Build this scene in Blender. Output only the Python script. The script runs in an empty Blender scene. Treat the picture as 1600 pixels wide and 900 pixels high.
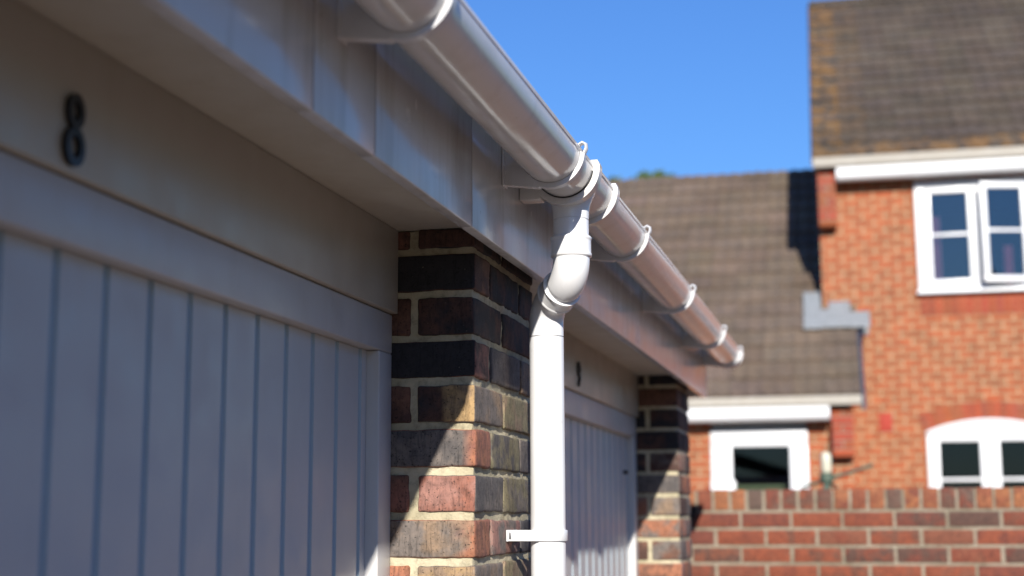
import bpy, math, random
from mathutils import Vector, Matrix, noise
random.seed(7)
S = bpy.context.scene
COL = S.collection
H = 1.6                                   # camera height; heights below are given relative to it and lifted by H

# ------------------------------------------------------------------ camera
PSI, TH, RHO = math.radians(13.88), math.radians(9.16), 0.005
r = Vector((math.cos(PSI), math.sin(PSI), 0))
f = Vector((-math.sin(PSI)*math.cos(TH), math.cos(PSI)*math.cos(TH), math.sin(TH)))
u = r.cross(f)
r, u = r*math.cos(RHO)-u*math.sin(RHO), u*math.cos(RHO)+r*math.sin(RHO)
cd = bpy.data.cameras.new('camera'); cam = bpy.data.objects.new('camera', cd); COL.objects.link(cam)
m = Matrix.Identity(4)
for i in range(3):
    m[i][0], m[i][1], m[i][2] = r[i], u[i], -f[i]
m[2][3] = H
cam.matrix_world = m
cd.sensor_width = 36; cd.lens = 36*2250/1600; cd.clip_start = .05; cd.clip_end = 1000
cd.dof.use_dof = True; cd.dof.focus_distance = 2.56; cd.dof.aperture_fstop = 2.9; cd.dof.aperture_blades = 8
S.camera = cam

# ------------------------------------------------------------------ sun and sky
sd = Vector((.255, -.96, .5)).normalized()          # towards the sun
SUN_EL = math.asin(sd.z); SUN_AZ = math.atan2(sd.x, sd.y)
W = bpy.data.worlds.new('World'); S.world = W; W.use_nodes = True
nt = W.node_tree; nt.nodes.clear()
sky = nt.nodes.new('ShaderNodeTexSky'); sky.sky_type = 'NISHITA'; sky.sun_disc = False
sky.sun_elevation = SUN_EL; sky.sun_rotation = SUN_AZ
sky.air_density = 1.6; sky.dust_density = 0.2; sky.ozone_density = 4.0; sky.altitude = 0
bg = nt.nodes.new('ShaderNodeBackground'); bg.inputs[1].default_value = .078
wo = nt.nodes.new('ShaderNodeOutputWorld')
tint = nt.nodes.new('ShaderNodeMix'); tint.data_type = 'RGBA'; tint.blend_type = 'MULTIPLY'; tint.inputs[0].default_value = 1
tint.inputs[7].default_value = (.42, .71, 1.28, 1)
nt.links.new(sky.outputs[0], tint.inputs[6]); nt.links.new(tint.outputs[2], bg.inputs[0]); nt.links.new(bg.outputs[0], wo.inputs[0])
sl = bpy.data.lights.new('sun', 'SUN'); so = bpy.data.objects.new('sun', sl); COL.objects.link(so)
sl.energy = 5.0; sl.angle = math.radians(.53); sl.color = (1, .95, .87)
so.rotation_euler = sd.to_track_quat('Z', 'Y').to_euler(); so.location = (3, -6, 8)
S.view_settings.view_transform = 'Standard'; S.view_settings.look = 'None'
S.view_settings.exposure = 0.58; S.view_settings.gamma = 1
S.render.engine = 'CYCLES'

# ------------------------------------------------------------------ materials
def mat(name):
    M = bpy.data.materials.new(name); M.use_nodes = True
    n = M.node_tree; b = n.nodes['Principled BSDF']
    return M, n, b
def N(n, t, **k):
    x = n.nodes.new(t)
    for a, v in k.items():
        if a in ('operation', 'blend_type', 'data_type', 'attribute_name', 'layer_name', 'wave_type', 'bands_direction', 'noise_dimensions', 'feature', 'offset', 'squash'): setattr(x, a, v)
        else: x.inputs[a.replace('_', ' ')].default_value = v
    return x
def coords(n, kind='Object'):
    return n.nodes.new('ShaderNodeTexCoord').outputs[kind]
def ramp(n, src, stops):
    x = n.nodes.new('ShaderNodeValToRGB'); e = x.color_ramp.elements
    e[0].position, e[0].color = stops[0][0], (*stops[0][1], 1)
    e[1].position, e[1].color = stops[-1][0], (*stops[-1][1], 1)
    for p, c in stops[1:-1]:
        q = e.new(p); q.color = (*c, 1)
    n.links.new(src, x.inputs[0]); return x.outputs[0]
def mix(n, fac, a, b, mode='MIX'):
    x = n.nodes.new('ShaderNodeMix'); x.data_type = 'RGBA'; x.blend_type = mode
    for i, v in ((0, fac), (6, a), (7, b)):
        if hasattr(v, 'is_output'): n.links.new(v, x.inputs[i])
        elif i == 0: x.inputs[0].default_value = v
        else: x.inputs[i].default_value = (*v, 1)
    return x.outputs[2]
def noise_t(n, vec, scale, detail=4, rough=.55):
    x = N(n, 'ShaderNodeTexNoise', Scale=scale, Detail=detail, Roughness=rough)
    if vec is not None: n.links.new(vec, x.inputs['Vector'])
    return x.outputs['Fac']
def bump(n, b, h, strength, dist):
    x = n.nodes.new('ShaderNodeBump'); x.inputs['Strength'].default_value = strength
    x.inputs['Distance'].default_value = dist
    n.links.new(h, x.inputs['Height']); n.links.new(x.outputs[0], b.inputs['Normal'])
def mapped(n, vec, scale):
    x = n.nodes.new('ShaderNodeMapping'); x.inputs['Scale'].default_value = scale
    n.links.new(vec, x.inputs[0]); return x.outputs[0]

def plastic(name, base, rough, dirt=.25, wav=.0, dirtcol=(.33, .27, .18), streak=(6, 6, 1.2)):
    M, n, b = mat(name); c = coords(n)
    d1 = noise_t(n, mapped(n, c, streak), 3, 6, .65)
    d = ramp(n, d1, [(.48, (0, 0, 0)), (.8, (dirt,)*3)])
    sp = ramp(n, noise_t(n, c, 90, 3, .6), [(.69, (0, 0, 0)), (.78, (min(1, dirt*2),)*3)])
    dd = mix(n, 1.0, d, sp, 'ADD')
    col = mix(n, dd, base, dirtcol); n.links.new(col, b.inputs['Base Color'])
    rr = ramp(n, noise_t(n, c, 14, 4), [(.3, (rough,)*3), (.75, (rough*1.7+.03,)*3)])
    n.links.new(rr, b.inputs['Roughness'])
    b.inputs['IOR'].default_value = 1.5
    if wav:
        h1 = noise_t(n, mapped(n, c, (9, 2.2, 9)), 1.2, 3, .5)
        h2 = ramp(n, noise_t(n, mapped(n, c, (1, .35, 1)), 34, 4, .6), [(.60, (0, 0, 0)), (.66, (.10, .10, .10))])
        bump(n, b, mix(n, 1, h1, h2, 'ADD'), wav, .02)
    return M
M_GUT = plastic('white_gutter_plastic', (.72, .70, .67), .11, .26, .04)
M_PIPE = plastic('white_pipe_plastic', (.76, .76, .77), .16, .20, .02)
M_BRK = plastic('white_bracket_plastic', (.66, .66, .67), .22, .25)
M_FAS = plastic('white_fascia_board', (.62, .61, .60), .15, .55, .07, streak=(9, 9, 1.0))
M_SOF = plastic('cream_soffit_board', (.53, .50, .43), .40, .25)
M_HEAD = plastic('cream_header_paint', (.47, .43, .36), .28, .2, .05)
M_FRAME = plastic('white_frame_paint', (.54, .53, .52), .28, .2, .05)
M_DOOR = plastic('white_door_paint', (.53, .52, .51), .33, .12, .04, streak=(3, 3, .8))
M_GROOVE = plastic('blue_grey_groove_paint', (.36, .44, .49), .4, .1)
M_UPVC = plastic('house_white_upvc', (.70, .70, .70), .25, .05)
M_HGUT = plastic('house_gutter_plastic', (.70, .70, .70), .3, .05)
M_BEIGE = plastic('weathered_eaves_board', (.36, .33, .28), .6, .3)

def simple(name, col, rough=.5, metal=0):
    M, n, b = mat(name); c = coords(n)
    v = ramp(n, noise_t(n, c, 25, 5), [(.3, tuple(x*.8 for x in col)), (.7, tuple(min(1, x*1.15) for x in col))])
    n.links.new(v, b.inputs['Base Color'])
    b.inputs['Roughness'].default_value = rough; b.inputs['Metallic'].default_value = metal
    return M
M_BLACK = simple('black_cast_digit', (.012, .012, .014), .35)
M_STEEL = simple('dull_screw_steel', (.25, .25, .26), .4, .8)
M_SEAL_GAP = simple('black_rubber_seal_gap_shade', (.012, .012, .012), .7)
M_JOINT = simple('dark_joint_grime', (.06, .045, .035), .9)
M_LEAD = simple('grey_lead_flashing', (.21, .225, .235), .65)
M_VERGE = simple('dark_verge_capping', (.035, .045, .075), .6)
M_GREEN = simple('dark_green_metal', (.07, .10, .07), .5)
M_CREAM = simple('cream_plastic_cap', (.55, .52, .40), .5)
M_CURT = simple('pink_curtain', (.75, .35, .40), .9)
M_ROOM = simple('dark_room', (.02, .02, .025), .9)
M_REDVENT = simple('red_terracotta_vent', (.34, .03, .012), .7)
M_GREY = simple('grey_lintel', (.25, .26, .25), .7)
M_REDBR = simple('smooth_red_brick', (.29, .055, .02), .8)

def glass(ior, nm):
    M, n, b = mat(nm)
    n.nodes.remove(b); out = n.nodes['Material Output']
    g = n.nodes.new('ShaderNodeBsdfGlossy'); g.inputs['Roughness'].default_value = .02
    t = n.nodes.new('ShaderNodeBsdfTransparent'); t.inputs[0].default_value = (.75, .8, .85, 1)
    fr = n.nodes.new('ShaderNodeFresnel'); fr.inputs[0].default_value = ior
    x = n.nodes.new('ShaderNodeMixShader')
    n.links.new(fr.outputs[0], x.inputs[0]); n.links.new(t.outputs[0], x.inputs[1]); n.links.new(g.outputs[0], x.inputs[2])
    n.links.new(x.outputs[0], out.inputs[0]); return M
M_GLASS = glass(1.4, 'window_glass'); M_GLASS2 = glass(2.0, 'reflective_double_glazing')

def brick_mat(name, micro=1.0):
    M, n, b = mat(name); c = coords(n)
    a1 = N(n, 'ShaderNodeVertexColor', layer_name='ca').outputs[0]
    a2 = N(n, 'ShaderNodeVertexColor', layer_name='cb').outputs[0]
    w = ramp(n, noise_t(n, c, 16, 5, .6), [(.46, (0, 0, 0)), (.6, (1, 1, 1))])
    col = mix(n, w, a1, a2)
    mo = ramp(n, noise_t(n, c, 70, 6, .7), [(.3, (.55, .55, .55)), (.5, (1, 1, 1)), (.72, (1.35, 1.3, 1.25))])
    col = mix(n, 1, col, mo, 'MULTIPLY')
    drag = ramp(n, noise_t(n, mapped(n, c, (60, 60, 7)), 3, 4, .7), [(.36, (.45, .45, .45)), (.48, (1, 1, 1))])
    col = mix(n, .7, col, drag, 'MULTIPLY')
    pit = ramp(n, noise_t(n, c, 260, 2, .5), [(.30, (.2, .2, .2)), (.38, (1, 1, 1))])
    col = mix(n, 1, col, pit, 'MULTIPLY')
    lime = ramp(n, noise_t(n, c, 120, 3, .5), [(.70, (0, 0, 0)), (.78, (.3, .3, .3))])
    col = mix(n, lime, col, (.5, .45, .36))
    n.links.new(col, b.inputs['Base Color']); b.inputs['Roughness'].default_value = .85
    x = mix(n, .5, noise_t(n, c, 130, 6, .7), drag, 'MIX')
    bump(n, b, x, .55*micro, .0025)
    return M
M_BRICK = brick_mat('wirecut_brick')
def mortar_mat(name, col):
    M, n, b = mat(name); c = coords(n)
    v = ramp(n, noise_t(n, c, 60, 6, .7), [(.25, tuple(x*.5 for x in col)), (.5, col), (.8, tuple(min(1, x*1.2) for x in col))])
    st = ramp(n, noise_t(n, c, 7, 3, .5), [(.4, (.72, .72, .68)), (.6, (1, 1, 1))])
    v = mix(n, 1, v, st, 'MULTIPLY')
    n.links.new(v, b.inputs['Base Color']); b.inputs['Roughness'].default_value = .95
    bump(n, b, noise_t(n, c, 220, 6, .75), .8, .003); return M
M_MORT = mortar_mat('cream_lime_mortar', (.54, .475, .33))
M_MORT2 = mortar_mat('grey_cream_mortar', (.27, .23, .17))

def house_brick():
    M, n, b = mat('orange_house_brickwork'); c = coords(n)
    sep = n.nodes.new('ShaderNodeSeparateXYZ'); n.links.new(c, sep.inputs[0])
    add = N(n, 'ShaderNodeMath', operation='ADD'); n.links.new(sep.outputs[0], add.inputs[0]); n.links.new(sep.outputs[1], add.inputs[1])
    cmb = n.nodes.new('ShaderNodeCombineXYZ'); n.links.new(add.outputs[0], cmb.inputs[0]); n.links.new(sep.outputs[2], cmb.inputs[1])
    def bt(c1, c2, mo):
        x = n.nodes.new('ShaderNodeTexBrick'); n.links.new(cmb.outputs[0], x.inputs[0])
        x.inputs['Color1'].default_value = (*c1, 1); x.inputs['Color2'].default_value = (*c2, 1); x.inputs['Mortar'].default_value = (*mo, 1)
        x.inputs['Scale'].default_value = 1; x.inputs['Brick Width'].default_value = .225; x.inputs['Row Height'].default_value = .075
        x.inputs['Mortar Size'].default_value = .0085; x.inputs['Mortar Smooth'].default_value = .2
        x.offset = .5; return x
    x = bt((.34, .064, .017), (.24, .068, .024), (.36, .27, .15))
    big = noise_t(n, c, 1.1, 4, .6)
    col = mix(n, ramp(n, big, [(.35, (0, 0, 0)), (.7, (.55, .55, .55))]), x.outputs['Color'], (.32, .075, .022), 'MIX')
    inv = x.outputs['Fac']
    col = mix(n, inv, col, (.37, .28, .16))
    sp = ramp(n, noise_t(n, c, 9, 5, .7), [(.35, (.68, .68, .68)), (.6, (1.1, 1.1, 1.1))])
    col = mix(n, 1, col, sp, 'MULTIPLY')
    pale = ramp(n, noise_t(n, mapped(n, c, (7, 7, 3)), 1.5, 3, .6), [(.58, (0, 0, 0)), (.76, (.4, .4, .4))])
    col = mix(n, pale, col, (.34, .23, .15))
    n.links.new(col, b.inputs['Base Color']); b.inputs['Roughness'].default_value = .9
    iv = N(n, 'ShaderNodeMath', operation='SUBTRACT'); iv.inputs[0].default_value = 1; n.links.new(inv, iv.inputs[1])
    bump(n, b, iv.outputs[0], .6, .006); return M
M_HBRICK = house_brick()

def tile_mat(name, c1, c2, lich):
    M, n, b = mat(name); c = coords(n)
    a1 = N(n, 'ShaderNodeVertexColor', layer_name='ca').outputs[0]
    a2 = N(n, 'ShaderNodeVertexColor', layer_name='cb').outputs[0]
    base = mix(n, ramp(n, noise_t(n, c, 1.3, 5, .65), [(.35, (0, 0, 0)), (.65, (1, 1, 1))]), c1, c2)
    base = mix(n, 1, base, a1, 'MULTIPLY')
    base = mix(n, 1, base, ramp(n, noise_t(n, c, 22, 5, .7), [(.3, (.62, .62, .62)), (.62, (1.2, 1.2, 1.2))]), 'MULTIPLY')
    pl = ramp(n, noise_t(n, c, 34, 3, .6), [(.62, (0, 0, 0)), (.75, (.5, .5, .5))])
    base = mix(n, pl, base, (.17, .15, .125))
    lm = mix(n, 1, ramp(n, noise_t(n, c, 5, 4, .7), [(.42, (0, 0, 0)), (.56, (1, 1, 1))]), a2, 'MULTIPLY')
    col = mix(n, lm, base, (.27, .13, .025))
    n.links.new(col, b.inputs['Base Color']); b.inputs['Roughness'].default_value = .92
    bump(n, b, noise_t(n, c, 60, 5, .7), .5, .006); return M
M_TILE = tile_mat('weathered_brown_tile', (.044, .033, .025), (.076, .058, .044), 1)
M_TILE2 = tile_mat('dusty_brown_tile', (.092, .068, .050), (.128, .095, .072), 1)

def ground_mat():
    M, n, b = mat('block_paving'); c = coords(n)
    x = n.nodes.new('ShaderNodeTexBrick'); n.links.new(c, x.inputs[0])
    x.inputs['Color1'].default_value = (.15, .10, .075, 1); x.inputs['Color2'].default_value = (.11, .08, .065, 1); x.inputs['Mortar'].default_value = (.2, .18, .15, 1)
    x.inputs['Scale'].default_value = 1; x.inputs['Brick Width'].default_value = .2; x.inputs['Row Height'].default_value = .1; x.inputs['Mortar Size'].default_value = .004
    col = mix(n, 1, x.outputs['Color'], ramp(n, noise_t(n, c, 2.5, 6, .7), [(.3, (.7, .7, .7)), (.7, (1.2, 1.2, 1.2))]), 'MULTIPLY')
    n.links.new(col, b.inputs['Base Color']); b.inputs['Roughness'].default_value = .9
    return M
M_GROUND = ground_mat()
def leaf_mat():
    M, n, b = mat('leaf_green'); c = coords(n)
    v = ramp(n, noise_t(n, c, 3, 4), [(.3, (.035, .07, .015)), (.7, (.10, .15, .04))])
    n.links.new(v, b.inputs['Base Color']); b.inputs['Roughness'].default_value = .6; return M
M_LEAF = leaf_mat(); M_BARK = simple('bark', (.10, .075, .05), .9)

# ------------------------------------------------------------------ mesh helpers
class MB:
    def __init__(s): s.v = []; s.f = []; s.sm = []; s.a = []; s.b = []; s.mi = []
    def add(s, vs, fs, smooth=False, ca=(1, 1, 1), cb=(0, 0, 0), mi=0):
        o = len(s.v); s.v += [tuple(p) for p in vs]
        for q in fs:
            s.f.append(tuple(o+i for i in q)); s.sm.append(smooth); s.a.append(ca); s.b.append(cb); s.mi.append(mi)
    def box(s, x0, x1, y0, y1, z0, z1, **k):
        vs = [(x, y, z) for x in (x0, x1) for y in (y0, y1) for z in (z0, z1)]
        s.add(vs, [(0, 1, 3, 2), (4, 6, 7, 5), (0, 4, 5, 1), (2, 3, 7, 6), (0, 2, 6, 4), (1, 5, 7, 3)], **k)
    def rbox(s, x0, x1, y0, y1, z0, z1, rr=.003, res=(1, 1, 1), disp=0, freq=30, cfun=None, smooth=True, off=(0, 0, 0), **k):
        L = (x1-x0, y1-y0, z1-z0); lo = (x0, y0, z0); hi = (x1, y1, z1)
        ax = []
        for d in range(3):
            rd = min(rr, L[d]*.49)
            ins = [rd + (L[d]-2*rd)*i/res[d] for i in range(res[d]+1)]
            ax.append([0, rd*.35]+ins+[L[d]-rd*.35, L[d]])
        n = [len(a) for a in ax]; idx = {}; vs = []
        def V(i, j, k_):
            key = (i, j, k_)
            if key in idx: return idx[key]
            p = Vector((x0+ax[0][i], y0+ax[1][j], z0+ax[2][k_]))
            q = Vector([min(max(p[d], lo[d]+min(rr, L[d]*.49)), hi[d]-min(rr, L[d]*.49)) for d in range(3)])
            dlt = p-q
            if dlt.length > 1e-9:
                dd = dlt.normalized(); p = q+dd*rr
                if disp:
                    o = Vector(off)
                    h = noise.noise((p+o)*freq)*.6+noise.noise((p+o)*freq*3.1)*.4
                    p = p+dd*disp*h + Vector((noise.noise((p+o)*freq*.6), noise.noise((p+o)*freq*.6+Vector((9, 0, 0))), noise.noise((p+o)*freq*.6+Vector((0, 9, 0)))))*disp*.9
            idx[key] = len(vs); vs.append(p); return idx[key]
        faces = []; cols = []
        def quad(q, nm): faces.append(q); cols.append(nm)
        for i in range(n[0]-1):
            for j in range(n[1]-1):
                quad((V(i, j, 0), V(i, j+1, 0), V(i+1, j+1, 0), V(i+1, j, 0)), '-z')
                quad((V(i, j, n[2]-1), V(i+1, j, n[2]-1), V(i+1, j+1, n[2]-1), V(i, j+1, n[2]-1)), '+z')
        for i in range(n[0]-1):
            for j in range(n[2]-1):
                quad((V(i, 0, j), V(i+1, 0, j), V(i+1, 0, j+1), V(i, 0, j+1)), '-y')
                quad((V(i, n[1]-1, j), V(i, n[1]-1, j+1), V(i+1, n[1]-1, j+1), V(i+1, n[1]-1, j)), '+y')
        for i in range(n[1]-1):
            for j in range(n[2]-1):
                quad((V(0, i, j), V(0, i, j+1), V(0, i+1, j+1), V(0, i+1, j)), '-x')
                quad((V(n[0]-1, i, j), V(n[0]-1, i+1, j), V(n[0]-1, i+1, j+1), V(n[0]-1, i, j+1)), '+x')
        o = len(s.v); s.v += [tuple(p) for p in vs]
        for q, c in zip(faces, cols):
            s.f.append(tuple(o+i for i in q)); s.sm.append(smooth); s.mi.append(k.get('mi', 0))
            if cfun:
                pr_ = [cfun(c, vs[i]) for i in q]; a, b = [x_[0] for x_ in pr_], [x_[1] for x_ in pr_]
            else: a, b = k.get('ca', (1, 1, 1)), k.get('cb', (0, 0, 0))
            s.a.append(a); s.b.append(b)
    def prism_y(s, prof, y0, y1, smooth=False, caps=True, closed=True, mi=0):   # profile of (x, z) pushed along y
        n = len(prof); vs = [(x, y0, z) for x, z in prof]+[(x, y1, z) for x, z in prof]
        fs = [(i, (i+1) % n, n+(i+1) % n, n+i) for i in range(n if closed else n-1)]
        s.add(vs, fs, smooth=smooth, mi=mi)
        if caps: s.add(vs, [tuple(range(n))[::-1], tuple(range(n, 2*n))], mi=mi)
    def prism_x(s, prof, x0, x1, smooth=False, caps=True):                  # profile of (y, z) pushed along x
        n = len(prof); vs = [(x0, y, z) for y, z in prof]+[(x1, y, z) for y, z in prof]
        s.add(vs, [(i, (i+1) % n, n+(i+1) % n, n+i) for i in range(n)], smooth=smooth)
        if caps: s.add(vs, [tuple(range(n))[::-1], tuple(range(n, 2*n))])
    def sweep(s, pts, rad, segs=48, caps=True, bn=Vector((0, 1, 0))):
        pts = [Vector(p) for p in pts]; n = len(pts); vs = []
        for i, p in enumerate(pts):
            a = pts[max(i-1, 0)]; b = pts[min(i+1, n-1)]
            t = (b-a)
            if t.length < 1e-9: t = Vector((0, 0, -1))
            t.normalize(); e1 = bn.cross(t)
            if e1.length < 1e-6: e1 = Vector((1, 0, 0)).cross(t)
            e1.normalize(); e2 = t.cross(e1)
            for k in range(segs):
                q = 2*math.pi*k/segs
                vs.append(p+(e1*math.cos(q)+e2*math.sin(q))*rad[i])
        fs = [(i*segs+k, i*segs+(k+1) % segs, (i+1)*segs+(k+1) % segs, (i+1)*segs+k) for i in range(n-1) for k in range(segs)]
        s.add(vs, fs, smooth=True)
        if caps: s.add(vs, [tuple(range(segs))[::-1], tuple(range((n-1)*segs, n*segs))])
    def build(s, name, ms, parent=None, lift=0, sharp=35, merge=False):
        me = bpy.data.meshes.new(name); me.from_pydata([(x, y, z+lift) for x, y, z in s.v], [], s.f)
        me.polygons.foreach_set('use_smooth', s.sm)
        me.polygons.foreach_set('material_index', s.mi)
        for nm, src in (('ca', s.a), ('cb', s.b)):
            at = me.color_attributes.new(nm, 'FLOAT_COLOR', 'CORNER'); buf = []
            for p, c in zip(me.polygons, src):
                if isinstance(c[0], (tuple, list)):
                    for c_ in c: buf += [*c_, 1]
                else: buf += [*c, 1]*p.loop_total
            at.data.foreach_set('color', buf)
        for q in (ms if isinstance(ms, (list, tuple)) else [ms]): me.materials.append(q)
        import bmesh
        bm = bmesh.new(); bm.from_mesh(me)
        if merge: bmesh.ops.remove_doubles(bm, verts=bm.verts, dist=1e-5)
        bmesh.ops.recalc_face_normals(bm, faces=bm.faces)
        for e in bm.edges:
            if len(e.link_faces) == 2 and e.calc_face_angle(0) > math.radians(sharp): e.smooth = False
        bm.to_mesh(me); bm.free()
        o = bpy.data.objects.new(name, me); COL.objects.link(o)
        if parent: o.parent = parent
        return o

def tag(o, label=None, cat=None, group=None, kind=None):
    for k, v in (('label', label), ('category', cat), ('group', group), ('kind', kind)):
        if v: o[k] = v
    return o
def thing(name, label, cat, loc=(0, 0, 0), rz=0, group=None):
    o = bpy.data.objects.new(name, None); COL.objects.link(o); o.location = loc; o.rotation_euler = (0, 0, rz)
    o.empty_display_size = .1
    return tag(o, label, cat, group)

# ------------------------------------------------------------------ ground
g = MB(); g.box(-150, 150, -150, 150, -.3, 0)
tag(g.build('ground', M_GROUND), kind='structure')

# ------------------------------------------------------------------ the garage block
WX = -.651            # outer face of the brick piers
FX = -.600            # outer face of the fascia
P1, P1e, P2, P2e = 2.367, 2.815, 5.056, 5.362
garage = thing('garage_block', 'row of white-doored garages with dark brick piers and glossy white fascia, in the left foreground', 'garage')

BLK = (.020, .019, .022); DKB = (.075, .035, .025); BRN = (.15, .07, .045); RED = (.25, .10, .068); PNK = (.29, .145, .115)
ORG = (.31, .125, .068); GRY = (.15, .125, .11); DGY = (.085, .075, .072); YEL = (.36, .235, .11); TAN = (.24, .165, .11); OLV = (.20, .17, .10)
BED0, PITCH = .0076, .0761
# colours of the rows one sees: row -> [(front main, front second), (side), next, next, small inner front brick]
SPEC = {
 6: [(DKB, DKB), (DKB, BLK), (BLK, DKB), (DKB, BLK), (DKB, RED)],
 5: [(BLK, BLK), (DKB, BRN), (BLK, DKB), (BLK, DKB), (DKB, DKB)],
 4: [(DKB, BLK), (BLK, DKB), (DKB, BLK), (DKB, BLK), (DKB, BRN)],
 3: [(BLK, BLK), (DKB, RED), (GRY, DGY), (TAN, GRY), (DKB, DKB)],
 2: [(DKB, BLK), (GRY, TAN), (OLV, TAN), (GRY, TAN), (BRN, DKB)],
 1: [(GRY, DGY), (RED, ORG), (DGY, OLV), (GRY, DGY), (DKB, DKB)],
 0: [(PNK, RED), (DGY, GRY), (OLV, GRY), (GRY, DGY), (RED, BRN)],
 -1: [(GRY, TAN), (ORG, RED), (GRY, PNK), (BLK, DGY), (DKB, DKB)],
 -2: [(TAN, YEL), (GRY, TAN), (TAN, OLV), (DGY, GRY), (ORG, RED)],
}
EDGE = {2: (-.706, (YEL, TAN)), 1: (-.667, (ORG, RED)), -1: (-.677, (ORG, TAN))}  # fronts split along x; yellow split paints sun and shade, orange ends are brick
RND = [BLK, DKB, BRN, RED, PNK, GRY, DGY, TAN, ORG, BRN, GRY]
def pier(y0, y1, first, seed, hi):
    rg = random.Random(seed); mb = MB()
    j = -21
    while BED0+PITCH*j < .502:
        z0 = BED0+PITCH*j+.0062; z1 = min(BED0+PITCH*(j+1)-.0062, .5035)
        near = -4 <= j
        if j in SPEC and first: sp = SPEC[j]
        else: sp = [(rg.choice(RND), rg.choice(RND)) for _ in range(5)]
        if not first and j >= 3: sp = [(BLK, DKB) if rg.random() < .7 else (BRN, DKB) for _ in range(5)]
        if j in (1, -1) and first: pass
        full = (j % 2 != 0)
        R = (10, 8, 5) if (near and hi) else ((4, 4, 2) if near else (1, 1, 1))
        kw = dict(rr=.0045, res=R, disp=.0022 if near else 0, freq=38)
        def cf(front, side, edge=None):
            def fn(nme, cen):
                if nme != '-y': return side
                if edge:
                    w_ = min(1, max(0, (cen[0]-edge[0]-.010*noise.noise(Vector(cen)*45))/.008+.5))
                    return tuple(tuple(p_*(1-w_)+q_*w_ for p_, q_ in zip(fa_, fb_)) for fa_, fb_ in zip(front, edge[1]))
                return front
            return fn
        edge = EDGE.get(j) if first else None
        js = lambda: rg.uniform(-.0015, .0015)
        L = y1-y0
        if full:
            cuts = [y0, y0+.102, y0+.114, y0+.324, y0+.336, y1] if L > .4 else [y0, y0+.102, y0+.114, y1]
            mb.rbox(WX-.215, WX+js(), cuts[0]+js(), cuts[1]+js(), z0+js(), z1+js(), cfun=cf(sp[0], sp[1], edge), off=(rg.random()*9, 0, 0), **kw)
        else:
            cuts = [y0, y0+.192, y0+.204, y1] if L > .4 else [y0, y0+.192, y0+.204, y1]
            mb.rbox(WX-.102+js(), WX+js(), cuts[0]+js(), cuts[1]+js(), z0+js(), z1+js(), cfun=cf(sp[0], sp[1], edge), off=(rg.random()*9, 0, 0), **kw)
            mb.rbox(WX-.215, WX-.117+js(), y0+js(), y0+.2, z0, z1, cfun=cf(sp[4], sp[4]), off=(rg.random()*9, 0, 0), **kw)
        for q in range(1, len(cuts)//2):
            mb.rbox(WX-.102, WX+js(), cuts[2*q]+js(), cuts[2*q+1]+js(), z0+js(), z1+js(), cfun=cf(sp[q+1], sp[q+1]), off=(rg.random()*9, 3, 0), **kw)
        j += 1
    o = mb.build('brick_pier', M_BRICK, garage, H, sharp=80)
    # mortar, a rough core 3 mm behind the brick faces
    mm = MB(); mm.rbox(WX-.213, WX-.0035, y0+.0035, y1-.0035, -1.6, .5030, rr=.003, res=(24, 40, 4), disp=0)
    mm = MB()
    mm.rbox(WX-.213, WX-.0050, y0+.0050, y1-.0050, -.35, .5030, rr=.003, res=(30, 50, 110) if hi else (10, 16, 40), disp=.0026, freq=90)
    mm.rbox(WX-.213, WX-.0035, y0+.0035, y1-.0035, -1.6, -.352, rr=.003)
    mm.build('mortar', M_MORT, o, H, sharp=80)
    return o
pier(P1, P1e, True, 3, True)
pier(P2, P2e, False, 11, False)
pier(-.326, .124, False, 5, False)

# walls and roof of the block (the parts the picture never shows are kept plain)
w = MB()
for y0, y1 in ((P1+.02, P1e-.02), (-.3, .1), (P2+.02, P2e-.004)): w.box(-5.9, WX-.2151, y0, y1, -1.6, .6)
w.box(-6.0, -5.9, -3, P2e-.004, -1.6, .6)
w.build('wall', M_HBRICK, garage, H)
rf = MB(); rp = [(-.535, .672), (-3.3, 1.55), (-6.15, .70), (-6.15, .66), (-3.3, 1.50), (-.535, .655)]
rf.prism_y(rp, -3.1, 5.56); rf.build('roof', M_TILE, garage, H)
# fascia with butt joints, soffit
fa = MB(); joints = [-3.1, -1.2, .35, 1.487, 1.701, 2.167, 5.55]
for a, b in zip(joints[:-1], joints[1:]):
    fa.rbox(FX-.020, FX, a+.0008, b-.0008, .461, .664, rr=.0018, res=(1, max(2, int((b-a)*8)), 2))
fo = fa.build('fascia', M_FAS, garage, H, sharp=50)
for j in joints[1:-1]:
    jm = MB(); jm.box(FX-.018, FX-.0005, j-.00075, j+.00075, .463, .66); jm.build('board_joint', M_JOINT, fo, H)
sf = MB(); sf.box(-.865, FX-.0205, -3.1, 5.545, .504, .516)
sf.build('soffit', M_SOF, garage, H)
eb = MB(); eb.box(-3.2, FX-.021, 5.531, 5.549, .463, .667); eb.build('bargeboard', M_FAS, garage, H)

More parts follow.
